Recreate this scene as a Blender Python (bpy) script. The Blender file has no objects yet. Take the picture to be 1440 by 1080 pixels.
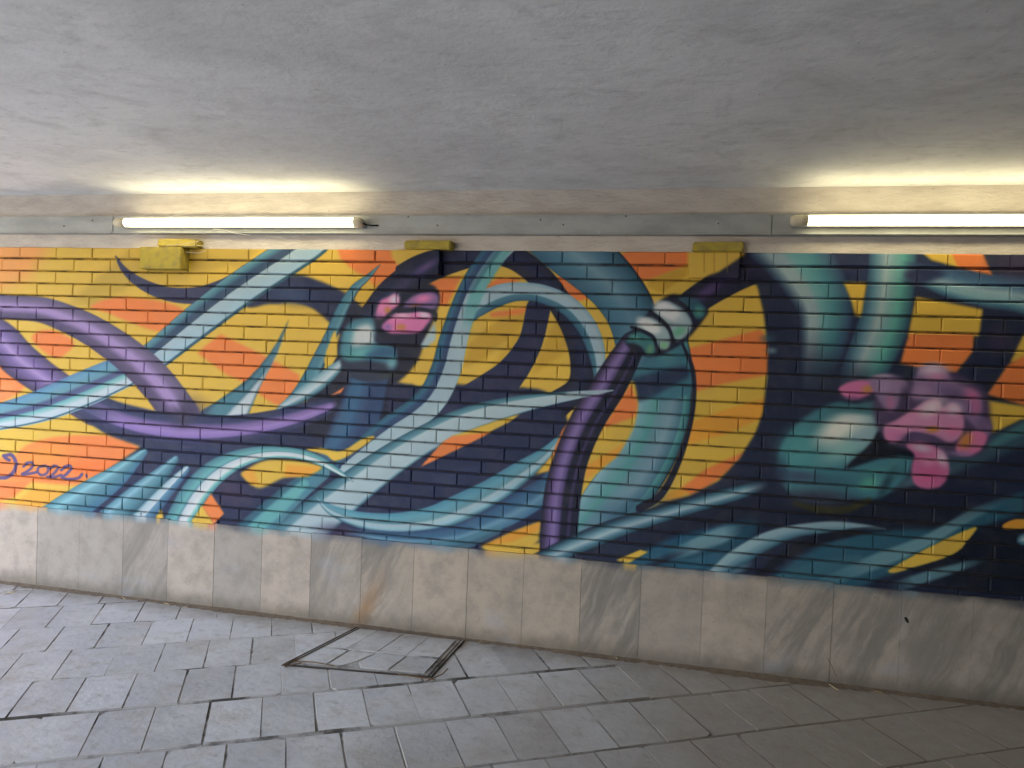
import bpy, bmesh, math, random
import numpy as np
from mathutils import Matrix, Vector
random.seed(7)
scene = bpy.context.scene
COL = scene.collection

# ------------------------------------------------------------------ camera (wall face = plane y 0, floor = z 0)
YAW, PITCH, ROLL, CAM_H, CAM_D, F_PX = -.2160, .0292, .0400, 1.5073, 3.8734, 1050.2   # F_PX for a 1440 px wide frame
_fw = Vector((math.sin(YAW)*math.cos(PITCH), math.cos(YAW)*math.cos(PITCH), -math.sin(PITCH)))
_rt = Vector((math.cos(YAW), -math.sin(YAW), 0)); _up = _rt.cross(_fw)
_r = math.cos(ROLL)*_rt+math.sin(ROLL)*_up; _u = -math.sin(ROLL)*_rt+math.cos(ROLL)*_up
EYE = Vector((0, -CAM_D, CAM_H))
cam = bpy.data.cameras.new('camera'); camo = bpy.data.objects.new('camera', cam); COL.objects.link(camo)
cam.sensor_width = 36; cam.lens = F_PX/1440*36; cam.clip_start = .05; cam.clip_end = 500
camo.matrix_world = Matrix(((_r.x, _u.x, -_fw.x, EYE.x), (_r.y, _u.y, -_fw.y, EYE.y), (_r.z, _u.z, -_fw.z, EYE.z), (0, 0, 0, 1)))
scene.camera = camo
def ray_to(px, py, axis, val):
    """point where the sight line through a photograph pixel meets the plane axis = val"""
    d = _fw*F_PX+_r*(px-720)-_u*(py-540)
    return EYE+d*((val-EYE[axis])/d[axis])
def pixel(p):
    d = Vector(p)-EYE; z = d.dot(_fw)
    return 720+F_PX*d.dot(_r)/z, 540-F_PX*d.dot(_u)/z

# ------------------------------------------------------------------ daylight
SUN_EL, SUN_AZ = math.radians(36), math.radians(200)       # azimuth from +y towards +x
w = bpy.data.worlds.new('World'); scene.world = w; w.use_nodes = True
sky = w.node_tree.nodes.new('ShaderNodeTexSky'); sky.sky_type = 'NISHITA'; sky.sun_disc = False
sky.sun_elevation = SUN_EL; sky.sun_rotation = SUN_AZ
bg = w.node_tree.nodes['Background']; bg.inputs['Strength'].default_value = .15
w.node_tree.links.new(sky.outputs[0], bg.inputs[0])
sun = bpy.data.lights.new('sun', 'SUN'); sun.energy = 2.3; sun.angle = math.radians(.53); sun.color = (1, .985, .96)
suno = bpy.data.objects.new('sun', sun); COL.objects.link(suno)
suno.rotation_euler = Vector((-math.sin(SUN_AZ)*math.cos(SUN_EL), -math.cos(SUN_AZ)*math.cos(SUN_EL), -math.sin(SUN_EL))).to_track_quat('-Z', 'Y').to_euler()
scene.view_settings.view_transform = 'Standard'; scene.view_settings.look = 'None'
scene.view_settings.exposure = 2.42; scene.view_settings.gamma = 1; scene.view_settings.use_curve_mapping = False
LAMP = 2.4                                                 # radiance of the fluorescent tubes
scene.cycles.max_bounces = 7; scene.cycles.diffuse_bounces = 6; scene.cycles.use_denoising = True
scene.cycles.sample_clamp_indirect = 4

# ------------------------------------------------------------------ the mural, painted stroke by stroke
# Strokes are noted in photograph pixels; they are laid onto the wall plane below (wall_to_pixel).
PS = 1.25                                   # canvas samples per noted pixel
PX0, PX1, PY0, PY1 = -460, 1860, 325, 905
CW, CH = int((PX1-PX0)*PS), int((PY1-PY0)*PS)
canvas = np.zeros((CH, CW, 3), np.float32)

def pts(s):
    return np.array([[float(v) for v in p.split(',')] for p in s.split()])

def smooth(P, closed=False, n=8):
    P = np.asarray(P, float)
    if len(P) < 3: return P
    if closed: Q = np.vstack([P[-1], P, P[0], P[1]])
    else:      Q = np.vstack([2*P[0]-P[1], P, 2*P[-1]-P[-2]])
    out = []
    for i in range(1, len(Q)-2):
        a, b, c, d = Q[i-1], Q[i], Q[i+1], Q[i+2]
        for k in range(n):
            t = k/n
            out.append(.5*((2*b)+(c-a)*t+(2*a-5*b+4*c-d)*t*t+(3*b-a-3*c+d)*t**3))
    if not closed: out.append(Q[-2])
    return np.array(out)

def box(x0, x1, y0, y1):
    a = max(0, int((x0-PX0)*PS)); b = min(CW, int((x1-PX0)*PS)+2)
    c = max(0, int((y0-PY0)*PS)); d = min(CH, int((y1-PY0)*PS)+2)
    if b <= a or d <= c: return None
    X = PX0+(np.arange(a, b)+.5)/PS; Y = PY0+(np.arange(c, d)+.5)/PS
    return a, b, c, d, X[None, :], Y[:, None]

def blur(m, r):
    r = int(round(r*PS))
    if r < 1: return m
    for ax in (0, 1):
        for _ in range(2):
            pad = [(0, 0), (0, 0)]; pad[ax] = (r+1, r)
            c = np.cumsum(np.pad(m, pad, mode='edge'), axis=ax)
            n = m.shape[ax]
            m = (np.take(c, range(2*r+1, 2*r+1+n), axis=ax)-np.take(c, range(0, n), axis=ax))/(2*r+1)
    return m

def lay(bx, al, col):
    a, b, c, d = bx[:4]
    v = canvas[c:d, a:b]
    v += (np.asarray(col, np.float32)-v)*al[..., None].astype(np.float32)

def rgb(c):
    return np.array(C[c] if isinstance(c, str) else c, np.float32)/255.

def fill(s, col, soft=1.0, curve=True, a=1.0):
    """closed outline; '|' marks a sharp corner between smooth runs"""
    if '|' in s:
        runs = [pts(r) for r in s.split('|')]
        P = []
        for i, r in enumerate(runs):
            r = np.vstack([r, runs[(i+1) % len(runs)][:1]])
            P.append(smooth(r)[:-1] if curve else r[:-1])
        P = np.vstack(P)
    else:
        P = pts(s); P = smooth(P, True) if curve else P
    g = 3*soft+3
    bx = box(P[:, 0].min()-g, P[:, 0].max()+g, P[:, 1].min()-g, P[:, 1].max()+g)
    if bx is None: return
    X, Y = bx[4], bx[5]
    ins = np.zeros((Y.shape[0], X.shape[1]), bool)
    for (x1, y1), (x2, y2) in zip(P, np.roll(P, -1, 0)):
        if y1 == y2: continue
        m = ((y1 > Y) != (y2 > Y)) & (X < (x2-x1)*(Y-y1)/(y2-y1)+x1)
        ins ^= m
    lay(bx, blur(ins.astype(np.float32), soft)*a, rgb(col))

def ribbon(s, prof, soft=1.2, a=1.0, fade=(0, 0)):
    """tapered stroke x,y,halfwidth ...; prof = colours across it, left edge to right edge when walking along"""
    P = smooth(pts(s), n=10)
    if not isinstance(prof, list): prof = [(-1, prof), (1, prof)]
    W = P[:, 2].max()+3*soft+3
    bx = box(P[:, 0].min()-W, P[:, 0].max()+W, P[:, 1].min()-W, P[:, 1].max()+W)
    if bx is None: return
    a0, b0, c0, d0, X, Y = bx
    D = np.full((d0-c0, b0-a0), 1e9, np.float32); T = np.zeros_like(D); Hw = np.ones_like(D); U = np.zeros_like(D)
    for k, (p, q) in enumerate(zip(P[:-1], P[1:])):
        w = max(p[2], q[2])+3*soft+3
        sb = box(min(p[0], q[0])-w, max(p[0], q[0])+w, min(p[1], q[1])-w, max(p[1], q[1])+w)
        if sb is None: continue
        sa, sbb, sc, sd, XX, YY = sb
        e = q[:2]-p[:2]; L2 = float(e@e)
        if L2 < 1e-9: continue
        t = np.clip(((XX-p[0])*e[0]+(YY-p[1])*e[1])/L2, 0, 1)
        dx = XX-(p[0]+t*e[0]); dy = YY-(p[1]+t*e[1])
        dist = np.sqrt(dx*dx+dy*dy); side = np.sign(e[0]*dy-e[1]*dx)
        h = np.maximum(p[2]+(q[2]-p[2])*t, .2)
        sl = (slice(sc-c0, sd-c0), slice(sa-a0, sbb-a0))
        m = dist < D[sl]
        D[sl] = np.where(m, dist, D[sl]); T[sl] = np.where(m, side*dist/h, T[sl]); Hw[sl] = np.where(m, h, Hw[sl]); U[sl] = np.where(m, (k+t)/(len(P)-1), U[sl])
    al = np.clip((Hw-D)/(2*soft)+.5, 0, 1); al = al*al*(3-2*al)*a
    if fade[0]: al = al*np.clip(U/fade[0], 0, 1)
    if fade[1]: al = al*np.clip((1-U)/fade[1], 0, 1)
    ks = np.array([k for k, _ in prof], float); cs = np.array([rgb(c) for _, c in prof])
    tt = np.clip(T, -1, 1)
    lay(bx, al, np.stack([np.interp(tt, ks, cs[:, i]) for i in range(3)], -1))

def blob(x, y, rx, ry, col, rot=0, a=1.0, hard=0.0):
    rx, ry = rx*1.3, ry*1.3
    r = max(rx, ry)*1.1+2
    bx = box(x-r, x+r, y-r, y+r)
    if bx is None: return
    c, s = math.cos(math.radians(rot)), math.sin(math.radians(rot))
    dx, dy = bx[4]-x, bx[5]-y
    d = np.sqrt(((dx*c+dy*s)/rx)**2+((-dx*s+dy*c)/ry)**2)
    m = np.clip((1-d)/(1-hard), 0, 1)
    lay(bx, m*m*(3-2*m)*a, rgb(col))

C = dict(Y=(222,182,66), Y2=(198,156,42), YO=(190,158,58), AM=(232,160,44), O=(236,128,58), O2=(240,152,84), OS=(240,120,44),
         N=(34,44,80), D=(25,31,56), K=(20,28,46), SL=(64,66,98), B=(44,66,108), B2=(52,84,132), TD=(42,86,108), T=(74,128,148),
         TL=(98,148,166), A=(102,174,178), AG=(88,158,160), L=(164,188,202), LL=(188,202,214), W=(212,218,224), G=(104,164,120),
         P=(116,96,156), PL=(162,138,194), PD=(72,62,98), PK=(60,50,84), LI=(150,124,168), R=(218,112,172), RL=(230,168,204), RD=(168,84,140), OC=(196,140,60))

def paint():
    canvas[:] = rgb('Y')
    # ---- warm ground: orange and amber sunburst patches
    fill('-460,430 -300,360 -200,350 -330,520 -460,560', 'O', 3); fill('-260,620 -150,560 -60,600 -20,660 -120,720 -240,700', 'O', 2)
    fill('-60,335 64,335 50,372 30,396 -60,410', 'O2', 9, a=.75)
    fill('96,428 150,378 190,340 372,340 345,372 270,384 216,384 132,432', 'YO', 4, False, a=.8)  # darker yellow stripe, with the shadow under the jutting block painted in
    fill('127,432 150,421 180,418 235,426 262,440 250,453 225,466 180,452 152,440', 'O', 1.5)
    fill('46,480 51,467 75,465 104,481 89,500 72,501', 'O', 1.5)
    fill('-40,500 0,508 20,525 38,537 28,550 0,566 -40,570', 'O', 2); blob(8, 548, 24, 16, 'O2', 0, .7)
    fill('310,470 345,487 372,500 422,528 416,550 393,571 375,562 340,536 318,526 277,496', 'O', 1.3, False)
    fill('20,641 40,625 75,615 120,612 160,614|197,628|150,666 118,676 96,682 -30,668 -30,650', 'O', 1.5)
    blob(60, 640, 60, 22, 'AM', -12, .55); fill('100,650 160,650 148,668 104,664', 'OS', 2)
    fill('-40,674 46,676 18,700 -40,712', 'O', 1.5, False); fill('20,706 50,686 96,690 72,716 20,712', 'AM', 2, False, a=.7)
    fill('474,348 548,348 552,365 572,379 560,390 535,408 525,402 515,388 500,382 480,365', 'O', 1.3, False)
    fill('500,400 560,400 520,440 480,420', 'Y2', 4, a=.5)
    fill('594,403 620,391 648,389 636,415 627,431 610,428', 'O', 1.2, False)
    fill('674,407 700,391 735,392 694,412 676,416', 'O', 1.2, False)
    fill('690,440 742,432 735,443 690,446', 'O', 1.2, False)
    fill('660,482 700,450 742,440 726,466 680,506 650,518', 'Y2', 2.5, False, a=.8)
    fill('690,520 720,470 738,440 730,480 700,530 640,560', 'Y2', 3, False, a=.6)
    fill('770,470 790,440 806,480 790,500 745,530', 'Y2', 3, False, a=.7)
    fill('772,394 794,385 812,397 834,418 807,425 787,413', 'O', 1.2, False)
    fill('870,362 890,346 970,346 967,373 917,392 900,394 886,378', 'O', 1.2, False)
    fill('917,392 967,373 980,378 930,412 908,402', 'Y2', 2, False, a=.8)
    fill('957,493 1010,479 1070,463 1084,485 1084,526 1020,539 975,551 966,520', 'O', 1.2, False)
    fill('975,592 1020,576 1080,559 1076,586 1020,611 958,628', 'AM', 2, False)
    fill('955,652 1000,632 1046,618 1020,640 950,670', 'Y', 1); fill('956,688 992,660 1050,634 1027,660 997,684 972,696', 'O', 1.3, False)
    fill('930,706 944,690 970,690 950,704', 'AM', 1.5, False)
    fill('876,556 887,540 896,565 893,585 850,601', 'O', 1.2, False); fill('852,638 878,624 868,641 826,672 824,655', 'AM', 1.5, False)
    # ---- top-left: slate swoosh, blue diagonal, purple loops
    ribbon('162,360,.8 178,383,5 205,402,8 240,414,10 280,415,12 318,404,13 350,386,13', [(-1,'SL'),(0,(54,58,92)),(1,'SL')])
    ribbon('-460,560,30 -300,470,30 -180,440,28 -60,450,24 -5,474,26 25,504,26 60,531,24 98,556,22 130,580,18', [(-1,'PD'),(-.4,'P'),(0,'PL'),(.3,'P'),(1,'PK')], 2)
    fill('60,546 110,540 150,560 215,576 262,584 262,610 180,618 118,590', (58,62,96), 1.5)
    fill('112,584 150,611 198,628 120,684 60,728 200,752 330,752 460,765 620,780 700,772 780,760 800,700 800,600 790,560 700,545 640,540 560,545 480,560 420,585 330,606 200,602', 'N', 1.5, False)
    blob(300, 640, 80, 40, (40,52,92), 0, .7); blob(325, 692, 38, 26, 'PK', 20, .9); blob(660, 650, 70, 26, 'B', -30, .45)
    fill('340,415 365,398 398,389 422,387 446,394 470,404 490,415 506,430 515,445 500,470 480,470 462,452 440,434 415,426 394,427 375,428 348,432', 'N', 1.2)
    blob(410, 414, 44, 18, (44,66,106), 10, .8)
    ribbon('440,336,26 424,349,25 340,405,25 280,450,24 222,497,21 200,512,20', [(-1,'TD'),(-.88,'TD'),(-.78,(156,190,210)),(.1,'L'),(.17,(52,76,104)),(.45,(46,74,108)),(.72,'T'),(.95,'TL'),(1,'TD')])
    fill('407,447 384,490 350,531 310,561 272,590|345,594 365,545 388,500', 'TD', 1, True); fill('398,468 374,508 345,540 306,566 286,590|312,592 352,545 380,510', 'T', 1.5, True); fill('406,452 383,508 354,546 312,594|343,594 364,545 388,501', 'LL', 1.2, True)
    fill('160,562 192,540 206,540 228,580 205,574', 'Y', 1.2, False)
    ribbon('-460,470,18 -240,420,18 -100,420,17 0,431,17 60,436,18 110,455,20 150,478,22 190,508,24 222,540,25 250,578,26 264,604,26', [(-1,(86,80,112)),(-.5,(118,102,144)),(-.15,'PL'),(.15,(158,132,188)),(.5,(92,80,118)),(1,'PD')], 1.8)
    blob(262, 590, 34, 40, (66,58,92), 50, .9); blob(226, 546, 40, 8, 'PL', 50, .8)
    fill('300,588 345,586 400,578 440,566 470,560 440,590 350,606', 'D', 2, a=.9)
    # ---- navy body behind the lower left and centre
    # ---- blades on yellow
    fill('470,452 500,430 522,440 530,412 560,404 600,398 618,414 612,445 600,472 588,505 570,528 545,545 505,545 478,534 468,500 478,470', 'D', 1.8)
    fill('440,550 478,520 520,540 560,540 580,560 560,600 480,620 420,600', 'D', 2)
    ribbon('392,582,5 425,552,12 440,525,11 452,500,10 464,475,9 475,450,9 487,425,8 500,405,6 516,391,4 534,373,.7', [(-1,'TD'),(-.7,(64,122,148)),(0,'T'),(.5,'TL'),(.8,'TD'),(1,'N')])
    fill('472,466 474,500 460,515 456,505 464,480', 'Y', 1, a=1)
    ribbon('392,574,3 420,558,9 445,541,11 468,522,9 478,512,6', [(-1,'TL'),(-.3,'L'),(.2,'LL'),(.6,'TL'),(1,'TD')], 1.8)
    fill('464,557 486,543 480,552', 'O', .8, False)
    ribbon('96,552,18 130,572,20 165,588,21 210,600,22 270,606,22 330,604,20 390,594,18 440,579,15 476,566,7', [(-1,'N'),(-.55,(50,58,100)),(-.3,'P'),(.1,(150,124,192)),(.4,(136,112,182)),(.55,(60,58,104)),(1,'N')], 1.6, 1, (.0, .04))
    blob(120, 570, 50, 16, (56,64,100), 25, .9)
    ribbon('188,517,20 175,522,23 120,546,25 60,570,23 0,586,19 -80,600,18 -200,590,22 -330,620,26 -460,690,30', [(-1,(168,196,214)),(-.9,'TD'),(-.82,(180,200,216)),(-.55,'LL'),(-.2,'A'),(-.1,(82,96,140)),(.12,(74,84,128)),(.3,'TL'),(.7,(96,152,184)),(1,(86,130,170))])
    ribbon('60,436,18 110,455,20 150,478,22 190,508,24 222,540,25 246,572,25', [(-1,(86,80,112)),(-.5,(118,102,144)),(-.15,'PL'),(.15,(158,132,188)),(.5,(92,80,118)),(1,'PD')], 1.8, 1, (.15, .25))
    blob(258, 584, 20, 24, (62,56,88), 50, .9); blob(216, 534, 44, 6, 'PL', 46, .6); blob(243, 562, 18, 4, 'PL', 58, .8)
    # ---- loops behind flower and arc
    ribbon('512,446,10 548,410,17 590,383,20 632,367,18 680,356,17 722,362,17 760,390,17 790,430,17 810,470,17 820,510,18 812,545,16 780,572,20', [(-1,'D'),(0,'N'),(1,'D')])
    blob(602, 378, 26, 7, (110,84,140), -32, .85); blob(568, 400, 24, 9, (62,54,92), -40, .8)
    ribbon('757,434,17 746,480,17 722,520,21 690,550,26 640,580,26', [(-1,'N'),(0,(38,42,80)),(1,'N')])
    fill('545,548 575,540 590,545 640,560 690,550 720,545 770,552 790,590 760,640 700,650 620,660 560,640', 'N', 2)
    fill('590,487 612,452 613,478 597,490', 'L', 1.2, False)
    # ---- bud and flower on the left
    ribbon('518,530,28 508,570,30 492,612,32 470,640,24', [(-1,(40,70,112)),(-.3,'B'),(.3,(54,98,138)),(.7,(50,92,130)),(1,'N')], 3)
    fill('478,500 482,470 493,453 507,447 524,446 530,470 553,486 560,507 556,520 545,532 520,537 495,532 482,520', (40,50,74), 2)
    fill('479,497 482,470 493,453 507,448 523,447 527,462 528,480 553,488 557,507 550,512 515,506 490,507', (66,124,146), 2.2); blob(498, 498, 24, 12, 'AG', 0, .8); blob(512, 496, 20, 9, (104,178,180), -6, .8)
    fill('493,486 496,467 506,458 520,456 524,464 526,481 512,486', (200,208,214), 3); blob(490, 476, 10, 22, (92,160,172), 10, .6)
    fill('512,501 533,490 555,490 552,500 530,504', (46,92,128), 3); blob(551, 512, 10, 9, (112,164,176), -40, .9); blob(548, 528, 20, 5, (64,70,60), -10, .6)
    fill('526,470 535,478 560,474 585,466 588,478 584,500 566,492 545,484 530,482', 'D', 2.5)
    fill('529,446 530,433 535,423 547,417 557,413 562,422 558,431 547,438 540,446', (224,128,182), 1.5); blob(554, 421, 10, 8, (212,198,222), -40, 1); blob(545, 436, 6, 6, (196,132,66), -30, .95); blob(532, 444, 8, 6, (150,110,170), 0, .7)
    fill('567,431 575,420 590,413 608,411 617,418 613,433 600,436 582,434', (122,98,152), 1.8); blob(595, 420, 18, 8, (222,124,180), -8, 1); blob(583, 430, 10, 4, (180,110,90), -8, .7)
    fill('537,459 547,448 560,440 573,441 587,438 603,440 606,448 600,457 590,467 570,469 547,468', (222,122,182), 1.6); blob(566, 444, 18, 6, (232,182,212), -4, .95); blob(597, 443, 11, 6, (222,206,226), 8, .95); blob(564, 460, 9, 6, (200,134,66), 0, .95); blob(545, 460, 8, 7, (132,100,172), 0, .85)
    ribbon('560,438,2 575,436,3 592,435,3 612,440,2 612,450,2', 'D', 1.8)
    # ---- great teal arc top right of centre, aqua arc, S band
    fill('712,346 760,346 800,384 826,400 846,430 858,460 864,494 858,515 848,520 846,480 830,440 800,410 764,404 740,372', 'Y', 1, a=0)
    ribbon('775,322,44 802,346,43 835,374,40 866,406,37 888,442,35 896,484,31 890,515,26', [(-1,'D'),(-.9,'TD'),(-.4,(76,120,146)),(.1,(118,156,176)),(.5,(80,128,152)),(.95,(56,104,134)),(1,'TD')])
    blob(885, 450, 26, 50, (60,108,138), -20, .5)
    ribbon('652,456,6 669,433,14 700,416,15 730,410,13 765,414,13 800,431,14 826,461,14 839,496,12 841,525,7 836,543,2', [(-1,(128,170,194)),(-.5,'L'),(.2,(158,190,210)),(.35,'T'),(.8,(58,108,140)),(1,'TD')])
    ribbon('722,330,18 694,358,17 667,398,17 650,438,18 637,480,20 627,520,21 610,556,21 585,581,21 550,604,20 515,630,17 482,656,12', [(-1,(150,190,206)),(-.85,'L'),(.12,(158,184,200)),(.22,'B'),(.45,(44,74,112)),(.7,(48,104,138)),(1,'TD')])
    ribbon('712,346,9 692,376,9 672,410,9 660,445,8 656,470,6', 'A', 3, .9, (0, .35)); ribbon('708,340,6 680,372,9 660,404,9', [(-1,'TD'),(1,'B2')], 2, .5)
    # ---- long light spike and lower ribbons
    ribbon('865,549,.6 800,557,7 740,567,12 690,579,16 640,596,18 590,622,20 540,654,23 490,692,26 440,733,30 400,770,34 350,820,36', [(-1,'TD'),(-.9,(108,150,170)),(-.8,'L'),(.42,(172,194,206)),(.56,(96,144,164)),(.75,'T'),(1,'TD')])
    ribbon('452,664,12 425,684,15 392,712,18 350,752,21 300,800,22', [(-1,'T'),(0,(70,132,158)),(1,'TD')], 1.6); ribbon('428,680,6 404,703,9 376,728,10 350,752,10 310,790,10', 'A', 3, .85)
    fill('430,632 450,630 480,634 512,616 526,616 490,641 470,648 458,640', 'Y', 1)
    fill('591,657 622,622 636,613 692,605 684,612 652,628', 'O', 1, False); fill('634,614 700,591 732,582 716,594 688,608', 'Y', 1, False)
    fill('338,666 365,650 390,646 425,649 453,657|433,670 400,672 369,686 352,681', 'Y', 1.2); fill('402,653 452,657 434,669 400,671', 'AM', 2, False); fill('338,666 356,656 364,682 352,681', 'AM', 2, False, a=.8)
    ribbon('445,700,.8 468,718,7 510,732,12 560,736,15 610,729,18 650,713,20 690,693,19 730,666,16 765,640,10 787,616,4', [(-1,(70,134,162)),(-.5,(92,156,180)),(0,'TL'),(.2,'L'),(.6,(146,188,208)),(.85,'T'),(1,'TD')], 1.6)
    ribbon('778,662,6 762,690,17 722,716,19 680,737,16 640,752,14 570,758,10 490,748,5', [(-1,(58,110,148)),(-.3,(104,152,182)),(.1,(62,108,146)),(.6,(52,96,136)),(1,'B')], 2)
    blob(480, 748, 40, 14, 'PK', 8, .8)
    ribbon('500,770,7 580,772,9 640,768,9 700,745,6', 'T', 2, .7)
    # strokes at the bottom left
    ribbon('202,636,5 166,668,15 122,699,21 70,735,24 20,775,26', [(-1,(56,108,144)),(-.2,'T'),(.2,'TL'),(.5,(128,186,202)),(1,'T')], 1.5)
    ribbon('247,646,5 222,672,12 190,700,16 150,735,18 100,780,20', [(-1,'TD'),(-.3,'T'),(.2,'TL'),(.5,(130,178,200)),(1,'T')], 2)
    ribbon('262,660,5 236,688,10 206,722,13 190,740,14 150,785,14', [(-1,(50,90,130)),(-.1,(92,142,172)),(0,'LL'),(.7,'L'),(1,'T')], 1.6)
    fill('210,740 226,716 232,735', 'Y', 1, False)
    ribbon('220,800,20 240,752,19 254,726,19 275,692,20 301,665,18 332,647,14 370,637,10 410,637,8 445,646,7 474,662,4 496,677,.6', [(-1,'TD'),(-.86,'T'),(-.3,'A'),(-.1,'TL'),(0,'LL'),(.5,'W'),(.7,(120,190,190)),(.95,'T'),(1,'D')])
    fill('268,735 284,710 302,738 276,742', 'Y', 1, False); fill('284,712 297,694 315,722 301,737', 'O', 1, False)
    fill('676,769 716,750 760,733 758,760 742,774 690,778', 'Y', 1.2, False); fill('676,769 716,750 760,733 758,746 720,762', 'AM', 1.5, False)
    # ---- right-hand dark body
    fill('1046,368 1066,405 1074,440 1080,490 1079,530 1073,580 1062,610 1040,645 1010,677 970,697 930,707 880,735 800,778 800,905 1860,905 1860,330 1060,330', (34,44,72), 1.2, False)
    blob(1150, 470, 56, 110, (46,56,84), 0, .7); blob(1300, 760, 260, 90, 'K', 10, .8); blob(1240, 380, 120, 40, (44,56,96), 0, .8); blob(1000, 745, 120, 40, 'K', -20, .6)
    # crescent right of the purple tube
    ribbon('948,478,20 944,510,30 938,545,36 930,585,40 914,628,41 886,674,42 850,716,38 815,750,24', [(-1,'D'),(-.92,(50,112,128)),(-.72,'AG'),(-.66,(74,120,144)),(-.3,(124,158,178)),(.1,(104,150,168)),(.3,'AG'),(.7,(116,168,184)),(.95,(140,184,200)),(1,'T')])
    fill('895,520 930,488 955,482 967,510 974,548 940,562 890,552 880,535', (60,116,138), 2); blob(940, 500, 20, 16, (84,150,156), -30, .5)
    ribbon('876,552,16 905,545,17 935,533,14 960,524,10', [(-1,(36,64,92)),(0,'N'),(1,(36,60,90))], 5, .95); blob(880, 720, 70, 24, (54,100,130), -22, .7)
    fill('826,672 852,655 872,633 890,604 897,570 890,536 868,552 852,600 830,640', 'Y', 1.2)
    fill('874,560 887,540 897,568 893,586 848,602', 'O', 1.2, False); fill('850,640 880,622 868,642 824,674 822,656', 'AM', 1.5, False)
    ribbon('960,484,2 974,520,3 976,560,3 970,600,3 954,650,4 930,695,5 900,715,6', 'D', 1.5)
    fill('826,672 868,641 892,606 897,570 889,536 876,556 852,600 830,640', 'Y', 1, a=0)
    # slit of warm ground left of the purple tube
    fill('806,583 800,612 788,640 776,662 758,664 776,640 790,606', 'O', 1, False); fill('776,642 784,634 772,662 752,668', 'Y', 1.2, False)
    ribbon('784,800,26 786,750,26 792,690,26 805,640,24 827,590,24 855,545,24 874,512,22 890,484,18', [(-1,'D'),(-.85,'PK'),(-.5,(118,98,160)),(-.3,(130,112,172)),(-.05,(92,76,132)),(.12,'D'),(.35,'D'),(.5,(66,56,102)),(.65,'D'),(1,'D')], 1.5)
    ribbon('862,549,.8 830,553,4 800,557,6', 'L', 1.2)
    ribbon('955,440,18 975,425,19 1002,407,20 1040,385,22 1082,367,24', [(-1,'D'),(0,(44,42,74)),(1,'D')], 1.5); blob(996, 409, 28, 9, (96,74,128), -34, .9)
    # collar rings
    fill('884,470 905,447 932,420 956,415 994,433 989,450 964,479 942,493 922,501 902,499 880,484', 'D', 1.5)
    fill('880,481 888,470 902,467 917,475 922,484 920,498 910,498 902,488 891,483', (60,122,130), 1.2); blob(893, 475, 10, 5, (92,168,160), 20, .9); blob(914, 491, 6, 9, 'G', 20, .9)
    fill('891,458 903,448 914,446 928,453 939,463 943,476 940,489 930,491 923,484 919,473 908,466', (150,176,186), 1.2); blob(913, 458, 20, 9, (222,226,230), 30, 1, .4); blob(933, 473, 9, 10, (150,178,188), 40, .7); blob(934, 486, 7, 6, (120,190,130), 0, .95)
    fill('917,436 927,427 937,423 950,428 963,437 972,450 973,461 963,474 953,480 946,473 941,461 932,450', (152,178,188), 1.2); blob(940, 438, 24, 11, (224,228,232), 32, 1, .4); blob(958, 452, 12, 9, (170,190,200), 40, .7); blob(955, 466, 13, 8, (96,172,138), -30, .95)
    fill('952,421 967,416 983,423 993,434 989,446 980,449 971,440 962,430', (46,88,110), 1.6); blob(983, 438, 9, 10, (88,166,150), -20, .9)
    ribbon('914,438,2 930,450,2.4 941,463,2.4 947,480,2', 'D', 1.2); ribbon('888,460,2 907,467,2.4 919,475,2.4 924,490,2', 'D', 1.2); ribbon('950,420,1.6 964,431,2 973,443,2 977,458,1.6', 'D', 1.2)
    # lower right strokes
    ribbon('650,850,14 772,784,14 830,758,15 880,739,14 930,724,12 990,706,12 1040,692,11 1082,679,7', [(-1,'D'),(-.7,'TD'),(-.2,(120,162,182)),(.1,'L'),(.45,(88,134,158)),(.8,'TD'),(1,'D')], 2, 1, (0, .12))
    fill('850,812 900,780 950,760 1010,744 1062,732 1058,756 1020,790 980,830 880,830', (30,80,106), 6, True, .9)
    ribbon('800,840,14 905,787,15 950,766,16 1000,752,14 1052,732,8', [(-1,'D'),(-.4,(28,84,116)),(.3,(36,92,120)),(1,'D')], 2.5, 1, (0, .2)); ribbon('940,784,8 985,764,10 1016,752,11 1046,741,5', (124,166,182), 4, .8, (.25, .3))
    ribbon('930,800,8 990,790,8 1030,775,6', (44,100,128), 3, .8, (.25, .3)); ribbon('985,812,8 1030,797,11 1060,786,8', (96,136,156), 4, .8, (.25, .3))
    fill('866,788 900,773 912,776 884,792', 'Y', 1, False)
    ribbon('970,850,10 1018,798,11 1046,779,13 1080,760,12 1120,747,9 1170,741,8 1212,742,5 1245,744,1', [(-1,(150,182,194)),(-.2,(138,172,188)),(.5,(90,134,156)),(1,'TD')], 2.5)
    fill('1080,815 1120,786 1160,764 1205,750 1275,744 1330,744 1380,716 1440,690 1440,720 1380,740 1330,770 1280,798 1240,812 1200,832 1120,830', (40,92,116), 3, False)
    ribbon('1020,850,4 1098,785,6 1150,760,6 1210,747,5 1280,740,3', 'K', 2.5, 1, (0, .3))
    ribbon('1100,845,8 1215,796,10 1260,779,10 1310,757,8 1370,722,7 1425,698,3', (112,156,172), 3.5, .9, (.25, .3))
    ribbon('1100,815,8 1150,800,11 1205,786,6', (60,110,130), 3, .6)
    fill('1330,775 1380,750 1440,740 1440,830 1330,820 1300,795', 'K', 4, a=.9)
    fill('1248,803 1276,786 1326,760 1372,741|1368,752 1341,779 1282,799 1256,806', 'Y', 1); fill('1410,738 1428,730 1446,732 1446,742 1416,745', 'AM', 1)
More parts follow.
